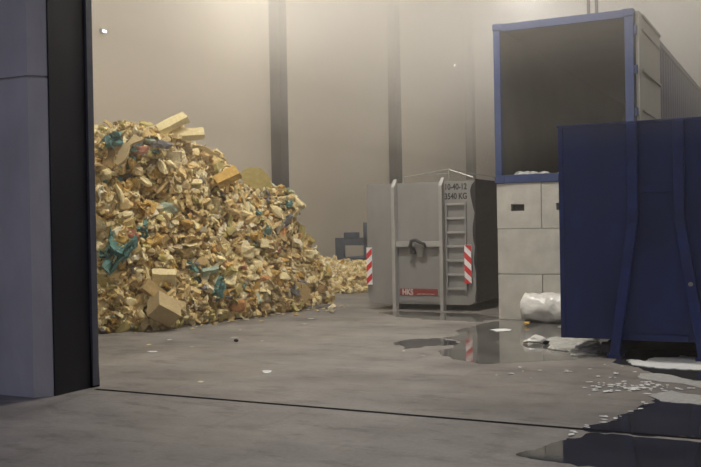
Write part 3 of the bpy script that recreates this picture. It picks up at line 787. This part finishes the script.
spots = [(268, 372, .16), (200, 382, .10), (235, 338, .13), (153, 352, .14), (149, 345, .09), (192, 347, .07), (312, 319, .14), (240, 330, .06), (305, 324, .09), (169, 340, .08), (262, 341, .05), (423, 356, .07), (404, 351, .05)]
me0 = None
for i, (x, y, s_) in enumerate(spots):
    o = lump_thing('foam_flake', x, y, s_, (MT['whitesheet'], FOAM['offwhite'], MT['scum'])[i % 3], 'thin pale foam flake lying on the dry concrete floor', 'litter', .12, 70+i, 'foam flakes on the dry floor', z=0)
lump_thing('rubber_scrap', 236, 342, .08, MT['rubber'], 'tiny black scrap on the floor before the heap', 'litter', .5, 95, z=0)
# flakes strewn over the wet floor at right (countable crumbs: separate objects sharing meshes)
random.seed(4)
flk = [piece_mesh(k, 'offwhite').copy() for k in (5, 6, 7)]
for q in flk: q.materials[0] = MT['whitesheet']
random.seed(11)
for i in range(120):
    if i < 85: x = random.gauss(628, 24); y = 388+random.gauss(0, 2.6)+(x-628)*.03
    else: x = random.uniform(480, 640); y = 428-(x-480)*.10+random.gauss(0, 3) if i > 104 else random.uniform(365, 380)
    if i >= 105: x = random.uniform(570, 650); y = 433-(x-570)*.38+random.gauss(0, 3)
    if x > 699: continue
    p = at(x, y, 2, 0); s_ = random.uniform(.02, .06)
    o = link('foam_crumb', flk[i % 3]); o.location = (p.x, p.y, .012); o.rotation_euler.z = random.uniform(0, 6); o.scale = (s_*1.5, s_, s_*.3)
    tag(o, 'tiny off-white foam crumb on the wet floor at the right', 'litter', 'foam crumbs on the wet floor')
for i in range(70):     # crumbs along the heap foot and container foot
    y = random.uniform(11.8, 17.4); x = float(np.interp(y, [11.74, 12.6, 14.6, 16.3, 17.4], [-10.62, -9.98, -9.55, -9.4, -9.3]))+abs(random.gauss(0, .28))+.08
    s_ = random.uniform(.03, .09)
    o = link('foam_crumb', piece_mesh(random.randrange(11), random.choice(['cream', 'beige', 'offwhite']))); o.location = (x, y, s_*.18); o.rotation_euler.z = random.uniform(0, 6); o.scale = (s_*1.3, s_, s_*.5)
    tag(o, 'small foam crumb on the floor along the foot of the big heap', 'litter', 'foam crumbs at the heap foot')

# ------------------------------------------------------------------ lamps and conduits
def pendant(x, y, z, power, label, sz=.5):
    o = empty('pendant_lamp', (x, y, z), label, 'lamp', 'high bay lamps under the roof')
    MB().tube([(x, y, z+.02), (x, y, z+.1), (x, y, z+.22), (x, y, z+.3)], [.24, .2, .1, .06], 20).build('housing', MT['housing'], o)
    MB().tube([(x, y, z), (x, y, z+.02)], [.22, .22], 20).build('lens', MT['lamp'], o)
    MB().tube([(x, y, z+.3), (x, y, HZ)], .012, 6).build('cable', MT['cable'], o)
    ld = bpy.data.lights.new('lamp_light', 'SPOT'); ld.energy = power; ld.color = (1, .92, .80); ld.shadow_soft_size = .25
    ld.spot_size = radians(165); ld.spot_blend = .6
    lo = bpy.data.objects.new('lamp_light', ld); COL.objects.link(lo); lo.parent = o; lo.location = (0, 0, -.05)
    return o
for (x, y, pw) in ((-6.0, 12.5, 4000), (0.5, 12.5, 900), (6.5, 14, 300), (-11.2, 19.5, 1450), (-7.0, 26, 850), (-1.5, 21, 1200), (6.5, 24, 250),
                   (-8.5, 31, 1000), (0.5, 33, 500), (8, 36, 250), (0.5, 42, 700)):
    pendant(x, y, 10.0, pw, 'high bay lamp hanging under the hall roof')
def walllamp(x, y, label):
    p = at(x, y, 0, -12.9)
    o = empty('wall_lamp', p, label, 'lamp')
    MB().box(-12.99, p.y-.07, p.z-.04, -12.92, p.y+.07, p.z+.05, .01).build('housing', MT['housing'], o)
    MB().box(-12.92, p.y-.05, p.z-.025, -12.90, p.y+.05, p.z+.015, .004).build('lens', MT['lamp'], o)
walllamp(105, 31, 'small lit wall lamp high on the left wall above the heap')
walllamp(455, 65, 'small lit wall lamp in the mist above the grey container')
for x_, lab in ((588.5, 'left of two thin dark cables rising above the freight container'), (596.5, 'right of two thin dark cables rising above the freight container')):
    p = at(x_, 5, 1, 20.0)
    tag(MB().tube([(p.x, 20, cz1-.02), (p.x, 20, HZ)], .035, 8).build('hanging_cable', MT['rubber'], org=(p.x, 20, cz1)), lab, 'cable')

# ------------------------------------------------------------------ steam
def steam(x0, y0, z0, x1, y1, z1, dens, col=(.97, .92, .85)):
    o = MB().box(x0, y0, z0, x1, y1, z1).build('steam', None, org=((x0+x1)/2, (y0+y1)/2, z0)) if False else None
    m = bpy.data.materials.new('steam'); m.use_nodes = True; nt = m.node_tree; nt.nodes.clear()
    out = nt.nodes.new('ShaderNodeOutputMaterial'); v = nt.nodes.new('ShaderNodeVolumeScatter')
    v.inputs['Color'].default_value = (*col, 1); v.inputs['Density'].default_value = dens; v.inputs['Anisotropy'].default_value = .25
    nt.links.new(v.outputs[0], out.inputs['Volume'])
    o = MB().box(x0, y0, z0, x1, y1, z1).build('steam', m, org=((x0+x1)/2, (y0+y1)/2, z0))
    return o
E0 = .02
for (z0, z1, d, lab) in ((.01, 2.6, .007, 'thin steam hanging low over the hall floor'), (2.6, 4.2, .014, 'light steam at head height and above in the hall'),
                         (4.2, 5.8, .045, 'steam thickening halfway up the hall'), (5.8, 10.5, .11, 'dense bright steam gathered beneath the hall roof')):
    tag(steam(HX0+E0, HY0+.15, z0+.002, HX1-E0, HY1-E0, z1, d), lab, 'steam', kind='stuff')

# ------------------------------------------------------------------ sky and render settings
W = bpy.data.worlds.new('dusk'); S.world = W; W.use_nodes = True
nt = W.node_tree; bg = nt.nodes['Background']
tc = nt.nodes.new('ShaderNodeTexCoord'); sp = nt.nodes.new('ShaderNodeSeparateXYZ'); cr = nt.nodes.new('ShaderNodeValToRGB')
nt.links.new(tc.outputs['Generated'], sp.inputs[0]); nt.links.new(sp.outputs['Z'], cr.inputs[0])
cr.color_ramp.elements[0].color = (.52, .46, .45, 1); cr.color_ramp.elements[1].color = (.28, .31, .51, 1); cr.color_ramp.elements[1].position = .5
nt.links.new(cr.outputs[0], bg.inputs['Color']); bg.inputs['Strength'].default_value = .42
vs_ = S.view_settings; S.display_settings.display_device = 'sRGB'
vs_.view_transform = 'Standard'; vs_.look = 'None'; vs_.gamma = 1; vs_.use_curve_mapping = False; vs_.exposure = .12
cy_ = S.cycles
cy_.max_bounces = 8; cy_.diffuse_bounces = 4; cy_.volume_bounces = 3; cy_.glossy_bounces = 3; cy_.use_denoising = True
cy_.sample_clamp_indirect = 4
